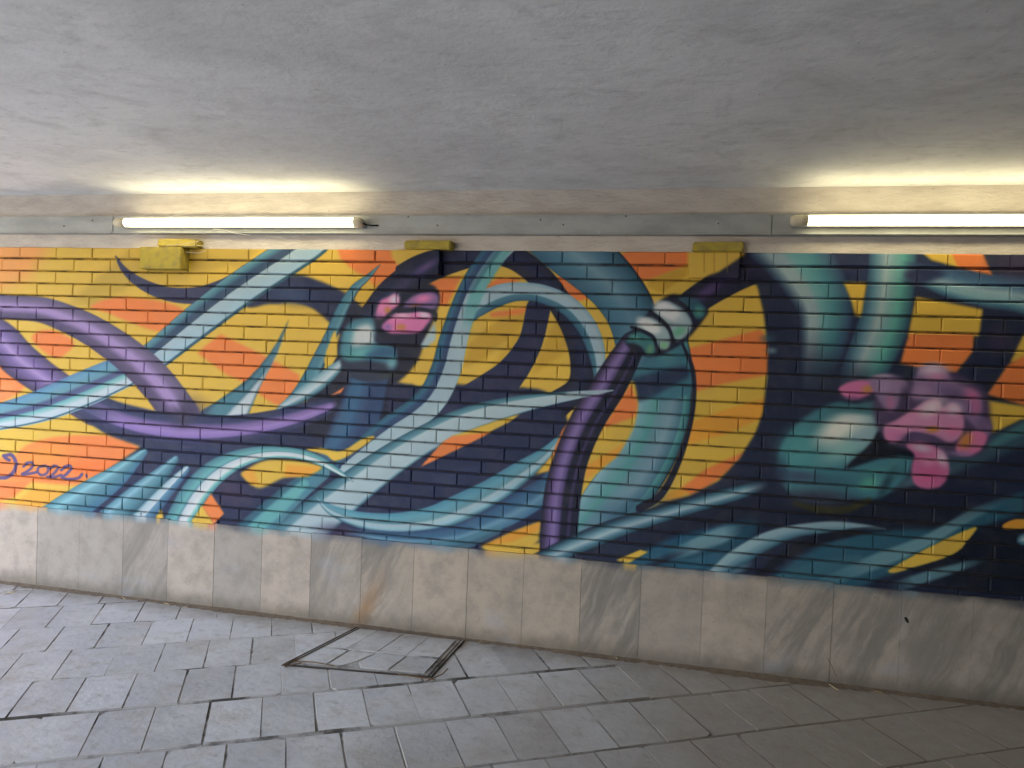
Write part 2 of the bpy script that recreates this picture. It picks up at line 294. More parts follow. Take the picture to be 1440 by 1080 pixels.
    ribbon('1150,835,9 1240,842,10 1340,852,10 1460,862,12 1860,890,14', (40,90,112), 3, .95); ribbon('1250,828,8 1320,806,7 1392,785,3', (104,150,166), 3.5, .85, (.25, .3))
    ribbon('1210,700,4 1290,668,9 1370,640,14 1450,606,16 1560,570,14', (58,92,112), 8, .8); ribbon('1250,690,2 1300,672,6 1360,655,5', (92,122,138), 4, .6, (.25, .3)); ribbon('1395,626,5 1450,598,9 1520,580,8', (74,130,140), 5, .8)
    # two pale tubes rising
    ribbon('1096,330,52 1115,352,49 1140,386,46 1160,426,42 1160,470,36 1152,512,28 1142,556,16', [(-1,'N'),(-.75,(52,88,120)),(-.3,(74,138,152)),(.1,(106,168,176)),(.35,(150,176,186)),(.6,(156,182,192)),(.85,(70,96,120)),(1,'N')], 3, 1, (0, .3))
    blob(1150, 530, 40, 60, (40,48,74), 0, .55)
    ribbon('1256,330,36 1255,380,36 1250,420,36 1242,458,37 1224,502,35 1204,536,28 1178,565,12', [(-1,'N'),(-.85,(50,96,116)),(-.4,(90,168,162)),(-.1,(120,170,176)),(.25,(156,180,190)),(.6,(92,138,160)),(.9,(50,88,118)),(1,'N')], 3, 1, (0, .3))
    blob(1195, 550, 60, 44, (42,48,72), 0, .75)
    ribbon('1262,380,14 1300,388,17 1335,398,22 1385,409,25 1450,420,27 1560,470,30 1700,520,30 1860,540,34', [(-1,(48,72,112)),(-.4,(70,112,150)),(.0,(140,172,192)),(.45,(122,168,186)),(.75,(62,112,142)),(1,'N')], 2, 1, (.1, 0))
    fill('1270,385 1300,372 1330,384 1318,392 1290,402', (40,52,90), 4)
    fill('1186,397 1219,397 1211,446 1202,443 1197,423', 'Y', 1.2, False)
    fill('1288,417 1382,435 1377,473 1277,473', 'Y', 1.2, False); fill('1279,470 1370,470 1368,494 1345,524 1320,523 1266,511 1273,487', 'O', 1.2, False)
    fill('1290,350 1340,350 1352,377 1310,366', 'Y', 1.2, False); fill('1336,350 1380,350 1396,387 1373,382 1347,375', 'O', 1.2, False); blob(1425, 372, 40, 24, 'PK', 0, .9); blob(1404, 478, 20, 24, 'PK', 10, .9)
    fill('1440,470 1460,466 1460,510 1420,510', 'Y', 1.2, False); fill('1418,512 1440,501 1480,498 1480,572 1440,570 1388,555', 'O', 1.2, False); fill('1382,562 1440,571 1480,574 1480,590 1436,590 1396,609', 'Y', 1.2, False)
    blob(1085, 493, 10, 6, (120,150,164), 0, .8); blob(1080, 476, 14, 8, (56,92,112), 0, .7)
    # bud on the right
    blob(1172, 660, 100, 72, 'K', 0, .6)
    fill('1094,662 1097,630 1117,600 1147,577 1177,567 1210,569 1232,567 1237,587 1235,605 1225,622 1200,646|1190,659|1235,645 1275,640 1285,648 1277,665 1260,685 1235,700 1200,702 1160,706 1122,700 1100,682', (66,126,142), 2.4)
    blob(1125, 634, 38, 40, (84,160,164), 30, .9); blob(1190, 630, 46, 20, (140,190,190), -26, .95, .1); blob(1216, 606, 26, 26, (150,180,192), -20, .95, .2); blob(1205, 592, 36, 16, (176,200,206), -10, .9)
    blob(1180, 603, 44, 22, (226,228,222), -32, 1, .15); blob(1125, 670, 44, 12, (60,70,102), 6, .8); blob(1170, 680, 40, 14, (56,102,122), 0, .8); blob(1222, 680, 18, 12, (90,176,156), -14, .95); blob(1228, 664, 22, 7, (72,146,146), -14, .7)
    blob(1150, 700, 66, 14, (52,56,80), 2, .95, .1); blob(1247, 680, 8, 30, (30,60,76), 28, .8); blob(1264, 664, 18, 12, (52,108,124), -20, .7); blob(1098, 668, 12, 30, (44,56,84), 0, .8)
    ribbon('1118,708,3 1150,716,5 1190,716,5 1222,704,4', (62,60,34), 3, .8)
    fill('1188,660 1204,644 1226,622 1238,606 1270,622 1285,632 1284,642 1262,640 1228,646', 'K', 2)
    fill('1164,577 1178,566 1200,572 1216,566 1234,568 1236,582 1190,580', (66,116,130), 2.5)
    # flower on the right
    fill('1228,566 1244,548 1262,542 1290,530 1340,524 1385,550 1393,590 1392,616 1376,640 1330,642 1290,636 1250,622 1234,600', (80,66,102), 3)
    fill('1179,548 1195,537 1226,535 1234,548 1216,558 1195,561', (216,118,172), 2); blob(1221, 547, 11, 7, (204,146,62), -14, .95); blob(1200, 560, 20, 4, (130,84,130), 4, .7)
    fill('1222,536 1236,527 1258,528 1276,538 1268,558 1258,576 1244,574 1234,560', (148,122,164), 2.2); blob(1252, 566, 9, 14, (196,118,166), 0, .8); blob(1240, 529, 18, 4, (196,176,206), -4, .8); blob(1244, 545, 12, 14, (176,150,188), 20, .5); blob(1272, 560, 9, 22, (70,60,90), 0, .8)
    fill('1284,546 1288,526 1298,515 1312,511 1328,517 1340,534 1372,549 1382,566 1381,584 1394,598 1388,614 1360,590 1330,566 1284,562', (134,108,154), 2.2)
    blob(1312, 520, 26, 12, (212,188,216), 0, 1, .1); blob(1318, 530, 20, 8, (220,140,186), 0, .7); blob(1366, 556, 16, 12, (212,112,166), 30, .9); blob(1372, 574, 10, 14, (204,104,160), 0, .7); blob(1296, 550, 18, 12, (168,134,178), 0, .7); blob(1340, 556, 24, 12, (100,82,124), 10, .8); blob(1384, 598, 14, 18, (104,84,128), 0, .7)
    fill('1243,600 1262,590 1286,574 1305,563 1319,561 1326,572 1338,567 1350,574 1356,592 1352,612 1336,622 1310,612 1280,608 1262,622 1247,620', (204,136,180), 2)
    blob(1310, 573, 24, 14, (228,206,224), -26, 1, .05); blob(1341, 575, 15, 12, (220,196,220), 0, .95); blob(1275, 592, 22, 10, (222,142,186), -30, .7); blob(1258, 612, 16, 10, (214,116,176), 0, .8); blob(1312, 604, 11, 6, (204,136,58), -6, 1); blob(1292, 616, 32, 9, (96,76,120), 2, .9); blob(1340, 606, 14, 10, (222,116,168), 0, .8)
    fill('1344,628 1360,610 1376,606 1388,612 1382,630 1366,640 1350,640', (214,116,166), 2); blob(1358, 620, 11, 16, (200,132,54), 28, .95); blob(1350, 638, 22, 5, (150,122,170), 4, .8)
    fill('1274,626 1292,621 1312,626 1328,638 1335,658 1330,676 1318,686 1295,686 1284,676 1282,656 1286,640', (204,108,160), 2); blob(1296, 630, 20, 8, (206,186,212), 12, .95); blob(1325, 645, 10, 16, (220,200,222), -20, .9); blob(1308, 668, 24, 18, (214,92,154), 0, .8); blob(1306, 648, 14, 10, (226,150,190), 0, .7)
    # out of frame to the right the pattern goes on
    fill('1480,360 1580,350 1700,420 1640,500 1540,460', 'Y', 1.5); fill('1560,620 1680,580 1800,640 1740,740 1600,720', 'O', 1.5); fill('1720,350 1860,350 1860,480 1780,470', 'Y', 1.5)
    ribbon('1440,760,10 1560,720,22 1700,660,26 1860,640,26', [(-1,'TD'),(-.2,'L'),(.4,'T'),(1,'N')], 2)
    # corbel bricks under the lamp rail are sprayed yellow
    fill('193,340 258,340 258,380 196,380', (196,160,34), 2, False); blob(226, 362, 40, 20, (186,150,40), 0, .7); fill('254,340 270,340 268,380 254,380', (226,190,40), 1, False)
    fill('967,340 1050,340 1046,360 1010,384 980,394 967,393', 'Y', 1.2, False)
    for x in (990, 1004, 1022): ribbon('%d,352,.8 %d,384,.6' % (x, x), (150,122,40), .8, .7)
    # the painter's date in purple marker
    INK = (92, 76, 128)
    for s, w in (('6,641 16,640 22,650 20,662 10,671 0,672', 2.6), ('33,656 38,651 45,651 45,657 38,663 31,667 42,666 52,664', 1.9), ('62,655 55,657 53,663 58,668 65,666 68,660 64,655 58,656', 1.7),
                 ('70,659 76,655 81,657 79,662 72,669 66,671 76,671 86,668', 1.8), ('86,661 92,656 99,655 99,660 93,667 87,672 98,674 110,672 115,667', 2.0), ('121,668 122,671', 1.4), ('5,641 9,645 13,647', 2.4)):
        ribbon(' '.join('%s,%g' % (p, w) for p in s.split()), INK, .9)

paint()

# ------------------------------------------------------------------ lay the painting onto the wall
WX0, WX1, WZ0, WZ1 = -6.1, 2.55, .42, 2.13
TW, TH = 3460, 684
def wall_to_pixel(X, Z):
    dx, dy, dz = X-EYE.x, -EYE.y, Z-EYE.z
    z = dx*_fw.x+dy*_fw.y+dz*_fw.z
    return 720+F_PX*(dx*_r.x+dy*_r.y+dz*_r.z)/z, 540-F_PX*(dx*_u.x+dy*_u.y+dz*_u.z)/z
tx = WX0+(np.arange(TW)+.5)/TW*(WX1-WX0); tz = WZ0+(np.arange(TH)+.5)/TH*(WZ1-WZ0)
gx, gz = np.meshgrid(tx, tz)
qx, qy = wall_to_pixel(gx, gz)
fx = np.clip((qx-PX0)*PS-.5, 0, CW-1.01); fy = np.clip((qy-PY0)*PS-.5, 0, CH-1.01)
ix, iy = fx.astype(int), fy.astype(int); ax, ay = (fx-ix)[..., None], (fy-iy)[..., None]
tex = (canvas[iy, ix]*(1-ax)+canvas[iy, ix+1]*ax)*(1-ay)+(canvas[iy+1, ix]*(1-ax)+canvas[iy+1, ix+1]*ax)*ay
img = bpy.data.images.new('mural_paint', TW, TH, alpha=False)
img.pixels.foreach_set(np.dstack([tex, np.ones((TH, TW, 1))]).astype(np.float32).ravel())
img.update(); img.pack()

# ------------------------------------------------------------------ material helpers
class M:
    def __init__(s, name, rough=.6, metal=0., spec=.4):
        s.m = bpy.data.materials.new(name); s.m.use_nodes = True
        s.t = s.m.node_tree; s.b = s.t.nodes['Principled BSDF']
        s.b.inputs['Roughness'].default_value = rough; s.b.inputs['Metallic'].default_value = metal
        s.b.inputs['Specular IOR Level'].default_value = spec
    def n(s, typ, ins=None, **kw):
        nd = s.t.nodes.new('ShaderNode'+typ)
        for k, v in kw.items(): setattr(nd, k, v)
        for k, v in (ins or {}).items(): s.put(nd.inputs[k], v)
        return nd
    def put(s, sock, v):
        if isinstance(v, bpy.types.NodeSocket): s.t.links.new(v, sock)
        elif isinstance(v, bpy.types.Node): s.t.links.new(v.outputs[0], sock)
        else: sock.default_value = (*v, 1) if (hasattr(v, '__len__') and len(v) == 3 and sock.type == 'RGBA') else v
    def pos(s): return s.n('NewGeometry').outputs['Position']
    def sep(s, v): return s.n('SeparateXYZ', {0: v}).outputs
    def comb(s, x, y, z): return s.n('CombineXYZ', {0: x, 1: y, 2: z}).outputs[0]
    def math(s, op, a, b=0., clamp=False): return s.n('Math', {0: a, 1: b}, operation=op, use_clamp=clamp).outputs[0]
    def mapr(s, v, a, b, c=0., d=1.): return s.n('MapRange', {0: v, 1: a, 2: b, 3: c, 4: d}, interpolation_type='SMOOTHSTEP').outputs[0]
    def noise(s, vec, scale, detail=4., rough=.55, dist=0.): return s.n('TexNoise', {'Vector': vec, 'Scale': scale, 'Detail': detail, 'Roughness': rough, 'Distortion': dist}).outputs[0]
    def mul(s, vec, k): return s.n('VectorMath', {0: vec, 1: k}, operation='MULTIPLY').outputs[0]
    def mix(s, f, a, b, mode='MIX'):
        nd = s.n('Mix', data_type='RGBA', blend_type=mode)
        s.put(nd.inputs[0], f); s.put(nd.inputs[6], a); s.put(nd.inputs[7], b); return nd.outputs[2]
    def ramp(s, f, stops):
        nd = s.n('ValToRGB', {0: f}); e = nd.color_ramp.elements
        while len(e) < len(stops): e.new(.5)
        for x, (p, c) in zip(e, stops): x.position = p; x.color = (*c, 1)
        return nd.outputs[0]
    def bump(s, h, strength, dist=.01):
        s.put(s.b.inputs['Normal'], s.n('Bump', {'Strength': strength, 'Distance': dist, 'Height': h}).outputs[0])
    def base(s, c): s.put(s.b.inputs['Base Color'], c)
    def rough(s, v): s.put(s.b.inputs['Roughness'], v)
    def dust(s):  # dusty brown that also paints the floor dimmer away from the daylight
        """brown dust tone rising towards the inner end, painting in the daylight fading there"""
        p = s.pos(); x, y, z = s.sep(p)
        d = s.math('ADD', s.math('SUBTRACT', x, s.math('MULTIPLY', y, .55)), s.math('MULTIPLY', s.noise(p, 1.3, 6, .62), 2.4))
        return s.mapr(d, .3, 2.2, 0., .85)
    def mural(s, zmin=None):
        x, y, z = s.sep(s.pos())
        if zmin: z = s.math('MAXIMUM', z, zmin)
        u = s.math('DIVIDE', s.math('SUBTRACT', x, WX0), WX1-WX0); v = s.math('DIVIDE', s.math('SUBTRACT', z, WZ0), WZ1-WZ0)
        return s.n('TexImage', {0: s.comb(u, v, 0.)}, image=img, extension='MIRROR', interpolation='Linear').outputs[0]

def m_paint():
    m = M('mural_paint_on_brick', .5, spec=.2); p = m.pos()
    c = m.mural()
    c = m.mix(m.mapr(m.noise(p, 9, 5), .4, .8, 0., .10), c, (.22, .20, .18), 'MIX')
    c = m.mix(m.mapr(m.noise(p, 130, 3), .66, .8, 0., .12), c, (.4, .37, .32), 'MIX')
    c = m.n('HueSaturation', {'Saturation': .97, 'Value': .84, 'Color': c}).outputs[0]
    rnd = m.n('ObjectInfo').outputs['Random']
    c = m.mix(1., c, m.ramp(rnd, [(0, (.90, .90, .91)), (1, (1.06, 1.05, 1.02))]), 'MULTIPLY')
    m.base(c); m.rough(m.mapr(m.noise(p, 30), .3, .8, .5, .7))
    m.bump(m.math('ADD', m.noise(p, 55, 6, .65), m.math('MULTIPLY', m.noise(p, 300, 2), .4)), .45, .004)
    return m.m
def m_mortar():
    m = M('mortar_half_painted', .9, spec=.1); p = m.pos()
    c = m.mix(m.mapr(m.noise(p, 14, 4), .35, .7, .60, .92), m.mural(), (.03, .026, .024))
    m.base(c); m.bump(m.noise(p, 90, 4), .6, .004); return m.m
def m_corbel():
    m = M('yellow_sprayed_block', .75, spec=.2); p = m.pos()
    c = m.mix(m.mapr(m.noise(p, 22, 5), .4, .7), (.40, .31, .05), (.29, .23, .06))
    m.base(c); m.bump(m.noise(p, 60, 6, .7), .8, .008); return m.m
def m_plaster():
    m = M('painted_plaster_band', .8, spec=.2); p = m.pos()
    q = m.mul(p, (1., 1., 3.))
    c = m.mix(m.mapr(m.noise(q, 5, 6), .35, .7), (.58, .53, .47), (.47, .42, .37))
    c = m.mix(m.mapr(m.noise(q, 26, 5, .7), .60, .74, 0., .7), c, (.26, .21, .17))
    m.base(c); m.bump(m.noise(q, 24, 8, .7), .8, .012); return m.m
def m_ceiling():
    m = M('grey_ceiling_render', .85, spec=.2); p = m.pos()
    c = m.mix(m.mapr(m.noise(p, 1.1, 6, .6, .6), .32, .68), (.82, .82, .82), (.66, .665, .67))
    c = m.mix(m.mapr(m.noise(p, 4.2, 7, .68, .8), .46, .68, 0., .5), c, (.54, .535, .53))
    c = m.mix(m.mapr(m.noise(m.mul(p, (.7, 1.3, 1.)), 15, 6, .7), .50, .74, 0., .4), c, (.44, .435, .43))
    c = m.mix(m.mapr(m.noise(p, 7.5, 5, .6), .64, .72, 0., .6), c, (.82, .80, .77))
    c = m.mix(m.mapr(m.noise(p, 60, 3, .6), .66, .74, 0., .6), c, (.24, .23, .22))
    m.base(c); m.bump(m.math('ADD', m.noise(p, 10, 8, .7), m.math('MULTIPLY', m.noise(p, 60, 5, .7), .2)), .4, .016); return m.m
def m_zinc():
    m = M('dull_galvanised_sheet', .62, .25, .4); p = m.pos()
    c = m.mix(m.mapr(m.noise(m.mul(p, (.6, 1., 1.5)), 7, 6, .6), .35, .7), (.36, .37, .355), (.27, .28, .27))
    c = m.mix(m.mapr(m.noise(m.mul(p, (1., 1., .5)), 30, 4), .62, .75, 0., .6), c, (.46, .46, .44))
    m.base(c); m.bump(m.noise(m.mul(p, (.5, 1., 1.)), 9, 4), .35, .01); return m.m
def m_marble():
    m = M('veined_marble_slab', .55, spec=.35); p = m.pos(); x, y, z = m.sep(p)
    oi = m.n('ObjectInfo')
    a = math.radians(66)
    ac = m.math('SUBTRACT', m.math('MULTIPLY', x, math.sin(a)), m.math('MULTIPLY', z, math.cos(a)))
    al = m.math('ADD', m.math('MULTIPLY', x, math.cos(a)), m.math('MULTIPLY', z, math.sin(a)))
    wob = m.math('MULTIPLY', m.noise(p, 3., 3), .10)
    v1 = m.noise(m.comb(m.math('MULTIPLY', m.math('ADD', ac, wob), 6.), m.math('MULTIPLY', al, 1.0), 0.), 1., 5, .65, .3)
    v2 = m.noise(m.comb(m.math('MULTIPLY', m.math('ADD', ac, wob), 26.), m.math('MULTIPLY', al, 1.8), 4.), 1., 3, .6)
    vein = m.math('MULTIPLY', m.mapr(v1, .42, .62), oi.outputs['Alpha'])
    c = m.mix(vein, oi.outputs['Color'], (0.148, 0.137, 0.126))
    c = m.mix(m.math('MULTIPLY', m.mapr(v2, .48, .78, 0., .5), oi.outputs['Alpha']), c, (0.111, 0.104, 0.0962))
    c = m.mix(m.math('MULTIPLY', m.mapr(v2, .48, .25, 0., .35), oi.outputs['Alpha']), c, (0.429, 0.4, 0.363))
    c = m.mix(m.mapr(m.noise(p, 7, 7, .7), .38, .70, 0., .7), c, (0.2, 0.181, 0.167))
    c = m.mix(m.mapr(m.noise(p, 48, 4, .7), .60, .72, 0., .45), c, (0.148, 0.133, 0.122))
    # rust run on one slab, grime along the floor, paint sprayed past the edge of the mural
    d = m.math('ADD', m.math('ABSOLUTE', m.math('SUBTRACT', ac, -1.53)), m.math('MULTIPLY', m.noise(p, 22, 4), .05))
    c = m.mix(m.math('MULTIPLY', m.mapr(d, .10, .03), m.mapr(z, .42, .02, 0., .75)), c, (0.266, 0.148, 0.0666))
    g = m.math('ADD', z, m.math('MULTIPLY', m.noise(p, 12, 5, .7), .09))
    c = m.mix(m.mapr(g, .16, .05, 0., .7), c, (0.0962, 0.0814, 0.0666))
    ov = m.math('SUBTRACT', z, m.math('MULTIPLY', m.math('SUBTRACT', m.noise(p, 5, 4), .5), .10))
    c = m.mix(m.mapr(ov, .445, .505, 0., .8), c, m.mix(.35, m.mural(.525), (0.0518, 0.0592, 0.0666)))
    c = m.mix(m.mapr(m.noise(m.comb(m.math('MULTIPLY', x, 3.), 0., m.math('MULTIPLY', z, 5.)), 1., 2), .60, .75, 0., .25), c, (0.252, 0.281, 0.355))
    m.base(c); m.rough(m.mapr(m.noise(p, 14, 4), .3, .7, .42, .68)); m.bump(m.noise(p, 70, 6, .7), .25, .004); return m.m
def m_paver():
    m = M('worn_stone_paver', .55, spec=.45); p = m.pos()
    rnd = m.n('ObjectInfo').outputs['Random']
    c = m.mix(rnd, (.58, .595, .645), (.40, .41, .445))
    c = m.mix(m.mapr(m.noise(p, 2.2, 5, .6), .42, .66, 0., .55), c, (.62, .625, .65))
    c = m.mix(m.mapr(m.noise(p, 5, 6, .65), .48, .72, 0., .55), c, (.40, .365, .33))
    c = m.mix(m.mapr(m.noise(p, 17, 6, .65), .48, .75, 0., .5), c, (.24, .225, .21))
    c = m.mix(m.mapr(m.noise(p, 150, 3, .6), .58, .74, 0., .4), c, (.19, .18, .17))
    x, y, z = m.sep(p)                                        # trodden-in dirt along the foot of the wall
    c = m.mix(m.mapr(m.math('ADD', y, m.math('MULTIPLY', m.noise(p, 8, 5, .7), .22)), -.14, .12, 0., .7), c, (.17, .14, .11))
    c = m.mix(m.dust(), c, (.27, .235, .20))  # dusty brown, daylight falloff towards the inner end painted into the colour
    m.base(c); m.rough(m.mapr(m.noise(p, 12, 5), .3, .75, .38, .68))
    m.bump(m.math('ADD', m.noise(p, 26, 8, .68), m.math('MULTIPLY', m.noise(p, 6, 3), .8)), .4, .01); return m.m
def m_dirt():
    m = M('dirt_in_the_joints', .95, spec=.1); p = m.pos()
    c = m.mix(m.mapr(m.noise(p, 2.6, 5, .65), .38, .52), (.10, .093, .088), (.42, .415, .42))
    c = m.mix(m.math('MULTIPLY', m.dust(), 1.15, True), c, (.23, .2, .17))  # same painted falloff carried into the joints
    m.base(c); m.bump(m.noise(p, 120, 4), .8, .006); return m.m
def m_paving_far():
    m = M('paving_further_off', .6); p = m.pos()
    rot = m.n('VectorRotate', {'Vector': p, 'Angle': -math.radians(29.5)}, rotation_type='Z_AXIS').outputs[0]
    br = m.n('TexBrick', {'Vector': rot, 'Color1': (.36, .35, .34), 'Color2': (.27, .265, .26), 'Mortar': (.06, .055, .05), 'Scale': 1., 'Mortar Size': .004, 'Brick Width': .2115, 'Row Height': .363}, offset=.4)
    m.base(m.mix(m.mapr(m.noise(p, 6, 5), .4, .8, 0., .5), br.outputs[0], (.2, .19, .18))); return m.m
def m_flat(name, col, rough=.7, metal=0., var=.3, scale=20, bump=.3):
    m = M(name, rough, metal); p = m.pos()
    m.base(m.mix(m.mapr(m.noise(p, scale, 5, .65), .35, .75, 0., var), col, tuple(v*.35 for v in col)))
    if bump: m.bump(m.noise(p, scale*3, 5), bump, .004)
    return m.m
def m_tube():
    m = M('lit_fluorescent_tube', .3); m.base((.9, .9, .86))
    m.put(m.b.inputs['Emission Color'], (1., .87, .52)); m.b.inputs['Emission Strength'].default_value = LAMP
    return m.m
MAT = dict(paint=m_paint(), mortar=m_mortar(), corbel=m_corbel(), plaster=m_plaster(), ceiling=m_ceiling(), zinc=m_zinc(), marble=m_marble(), paver=m_paver(),
           dirt=m_dirt(), far=m_paving_far(), tube=m_tube(), cap=m_flat('yellowed_lamp_end', (.62, .55, .38), .4, 0, .4), housing=m_flat('lamp_back', (.5, .49, .45), .5),
           rust=m_flat('rusty_angle_iron', (.05, .038, .034), .75, .3, .6, 40, .6), straw=m_flat('dry_straw', (.46, .36, .22), .8), twig=m_flat('brown_twig', (.16, .10, .06), .85),
           web=m_flat('dusty_cobweb', (.75, .72, .64), .9, 0, .1), screw=m_flat('screw_head', (.1, .1, .1), .5, .6), soil=m_flat('brown_earth', (.15, .115, .085), .95, 0, .6, 30, .8), hole=m_flat('dark_hole', (.012, .01, .01), .9),
           rear=m_flat('dark_unseen_wall', (.21, .17, .14), .85, 0, .4, 4), ground=m_flat('outdoor_paving', (.33, .32, .30), .85, 0, .35, 2))

# ------------------------------------------------------------------ mesh helpers
def mesh_obj(name, V, Fc, mat, parent=None, loc=None):
    me = bpy.data.meshes.new(name); me.from_pydata([tuple(v) for v in V], [], Fc); me.update()
    return link(name, me, mat, parent, loc)
def link(name, me, mat=None, parent=None, loc=None):
    if mat is not None and not me.materials: me.materials.append(MAT[mat])
    o = bpy.data.objects.new(name, me); COL.objects.link(o)
    if parent: o.parent = parent
    if loc is not None: o.location = loc
    return o
def empty(name, loc=(0, 0, 0)):
    o = bpy.data.objects.new(name, None); COL.objects.link(o); o.location = loc; o.empty_display_size = .1; return o
def tag(o, label, cat, group=None):
    o['label'] = label; o['category'] = cat
    if group: o['group'] = group
    return o
BF = [(0, 3, 2, 1), (4, 5, 6, 7), (0, 1, 5, 4), (1, 2, 6, 5), (2, 3, 7, 6), (3, 0, 4, 7)]
def box_v(x0, x1, y0, y1, z0, z1):
    return [(x0, y0, z0), (x1, y0, z0), (x1, y1, z0), (x0, y1, z0), (x0, y0, z1), (x1, y0, z1), (x1, y1, z1), (x0, y1, z1)]
def rbox(name, x0, x1, y0, y1, z0, z1, mat, parent=None, bev=.006, seg=2, rough=0., cuts=0):
    """box with rounded edges, origin at its centre; rough = jitter of the surface"""
    bm = bmesh.new(); c = Vector(((x0+x1)/2, (y0+y1)/2, (z0+z1)/2))
    vs = [bm.verts.new(Vector(v)-c) for v in box_v(x0, x1, y0, y1, z0, z1)]
    for f in BF: bm.faces.new([vs[i] for i in f])
    if cuts: bmesh.ops.subdivide_edges(bm, edges=bm.edges[:], cuts=cuts, use_grid_fill=True)
    else: bmesh.ops.bevel(bm, geom=bm.edges[:], offset=bev, segments=seg, affect='EDGES')
    if rough:
        for v in bm.verts: v.co += Vector((random.uniform(-1, 1), random.uniform(-1, 1), random.uniform(-1, 1)))*rough
    me = bpy.data.meshes.new(name); bm.to_mesh(me); bm.free()
    if cuts: pass
    return link(name, me, mat, parent, c)
def tube_mesh(name, P, R, n=6):
    P = [Vector(p) for p in P]; V = []; Fc = []
    for i, p in enumerate(P):
        d = (P[min(i+1, len(P)-1)]-P[max(i-1, 0)]).normalized()
        a = d.orthogonal().normalized(); b = d.cross(a); r = R[i] if hasattr(R, '__len__') else R
        V += [p+(a*math.cos(2*math.pi*k/n)+b*math.sin(2*math.pi*k/n))*r for k in range(n)]
    for i in range(len(P)-1):
        for k in range(n): Fc.append((i*n+k, i*n+(k+1) % n, (i+1)*n+(k+1) % n, (i+1)*n+k))
    Fc += [tuple(range(n))[::-1], tuple((len(P)-1)*n+k for k in range(n))]
    me = bpy.data.meshes.new(name); me.from_pydata(V, [], Fc); me.update(); return me

# ------------------------------------------------------------------ the setting
X0, X1, YB, ZC = -5.6, 9.0, -6.4, 2.4168
PVX0, PVX1, PVY0 = -4.7, 2.3, -2.3
def struct(o): o['kind'] = 'structure'; return o
gnd = struct(mesh_obj('ground', [(-90, -90, -.04), (90, -90, -.04), (90, 90, -.04), (-90, 90, -.04)], [(0, 1, 2, 3)], 'ground'))
floor = struct(mesh_obj('floor', [(X0, YB, -.0045), (X1, YB, -.0045), (X1, .05, -.0045), (X0, .05, -.0045)], [(0, 1, 2, 3)], 'dirt'))
V = []; Fc = []
for a, b, c, d in ((X0, PVX0, YB, -.014), (PVX1, X1, YB, -.014), (PVX0, PVX1, YB, PVY0)):
    k = len(V); V += [(a, c, 0), (b, c, 0), (b, d, 0), (a, d, 0)]; Fc.append((k, k+1, k+2, k+3))
mesh_obj('outer_paving', V, Fc, 'far', floor)
ceil = struct(mesh_obj('ceiling', box_v(X0, X1, YB-.3, .3, ZC, ZC+.5), BF, 'ceiling'))

# pavers: rows run at 29.5 degrees to the wall, every row with its own start
AR = math.radians(29.5); ca, sa = math.cos(AR), math.sin(AR)
def uv(u, v): return (u*ca-v*sa, u*sa+v*ca)
def clip(poly, nx, ny, d):                                   # keep nx*x+ny*y <= d
    out = []
    for (ax_, ay_), (bx_, by_) in zip(poly, poly[1:]+poly[:1]):
        fa, fb = nx*ax_+ny*ay_-d, nx*bx_+ny*by_-d
        if fa <= 0: out.append((ax_, ay_))
        if (fa < 0) != (fb < 0):
            t = fa/(fa-fb); out.append((ax_+(bx_-ax_)*t, ay_+(by_-ay_)*t))
    return out
def paver_mesh(poly, cham=.003):
    n = len(poly); cx = sum(p[0] for p in poly)/n; cy = sum(p[1] for p in poly)/n
    ring = lambda k, z: [(cx+(x-cx)*k, cy+(y-cy)*k, z) for x, y in poly]
    s = 1-cham/.11
    V = ring(1, -.03)+ring(1, -.0022)+ring(s, 0)
    Fc = [(j*n+i, j*n+(i+1) % n, (j+1)*n+(i+1) % n, (j+1)*n+i) for j in (0, 1) for i in range(n)]+[tuple(range(2*n, 3*n))]
    me = bpy.data.meshes.new('paver'); me.from_pydata(V, [], Fc); me.update()
    me.materials.append(MAT['paver']); me.materials.append(MAT['dirt'])
    for f in me.polygons[:2*n]: f.material_index = 1
    return me
def area(poly): return abs(sum(a[0]*b[1]-a[1]*b[0] for a, b in zip(poly, poly[1:]+poly[:1])))/2
ROWV = {-2: -.735, -1: -.362, 0: .03, 1: .39, 2: .745, 3: 1.095, 4: 1.46}
for k in range(-3, -12, -1): ROWV[k] = ROWV[k+1]-.363
for k in range(5, 10): ROWV[k] = ROWV[k-1]+.363
ROWU = {-2: -1.43, -1: -1.31, 0: -1.868, 1: -2.01, 2: -2.34}
PU = .2115
COVER = [(-1.79, -.620), (-1.665, -.045), (-1.046, -.045), (-1.066, -.535)]
def inside_cover(p): return all((b[0]-a[0])*(p[1]-a[1])-(b[1]-a[1])*(p[0]-a[0]) < 0 for a, b in zip(COVER, COVER[1:]+COVER[:1]))
variants = []
for i in range(9):
    gu, gv = .0012, .0024
    j = lambda: random.uniform(-.0014, .0014)
    L, W = PU/2-gu, .363/2-gv
    q = []
    for n_, (a, b) in enumerate(((-1, -1), (1, -1), (1, 1), (-1, 1))):
        if i > 2 and n_ == i % 4:                              # a knocked-off corner
            e, f = random.uniform(.008, .03), random.uniform(.008, .035)
            two = [(a*(L-e), b*W), (a*L, b*(W-f))]
            q += two if a*b < 0 else two[::-1]
        else: q.append((a*L, b*W))
    variants.append(paver_mesh([(u_*ca-v_*sa+j(), u_*sa+v_*ca+j()) for u_, v_ in q]))
npav = 0
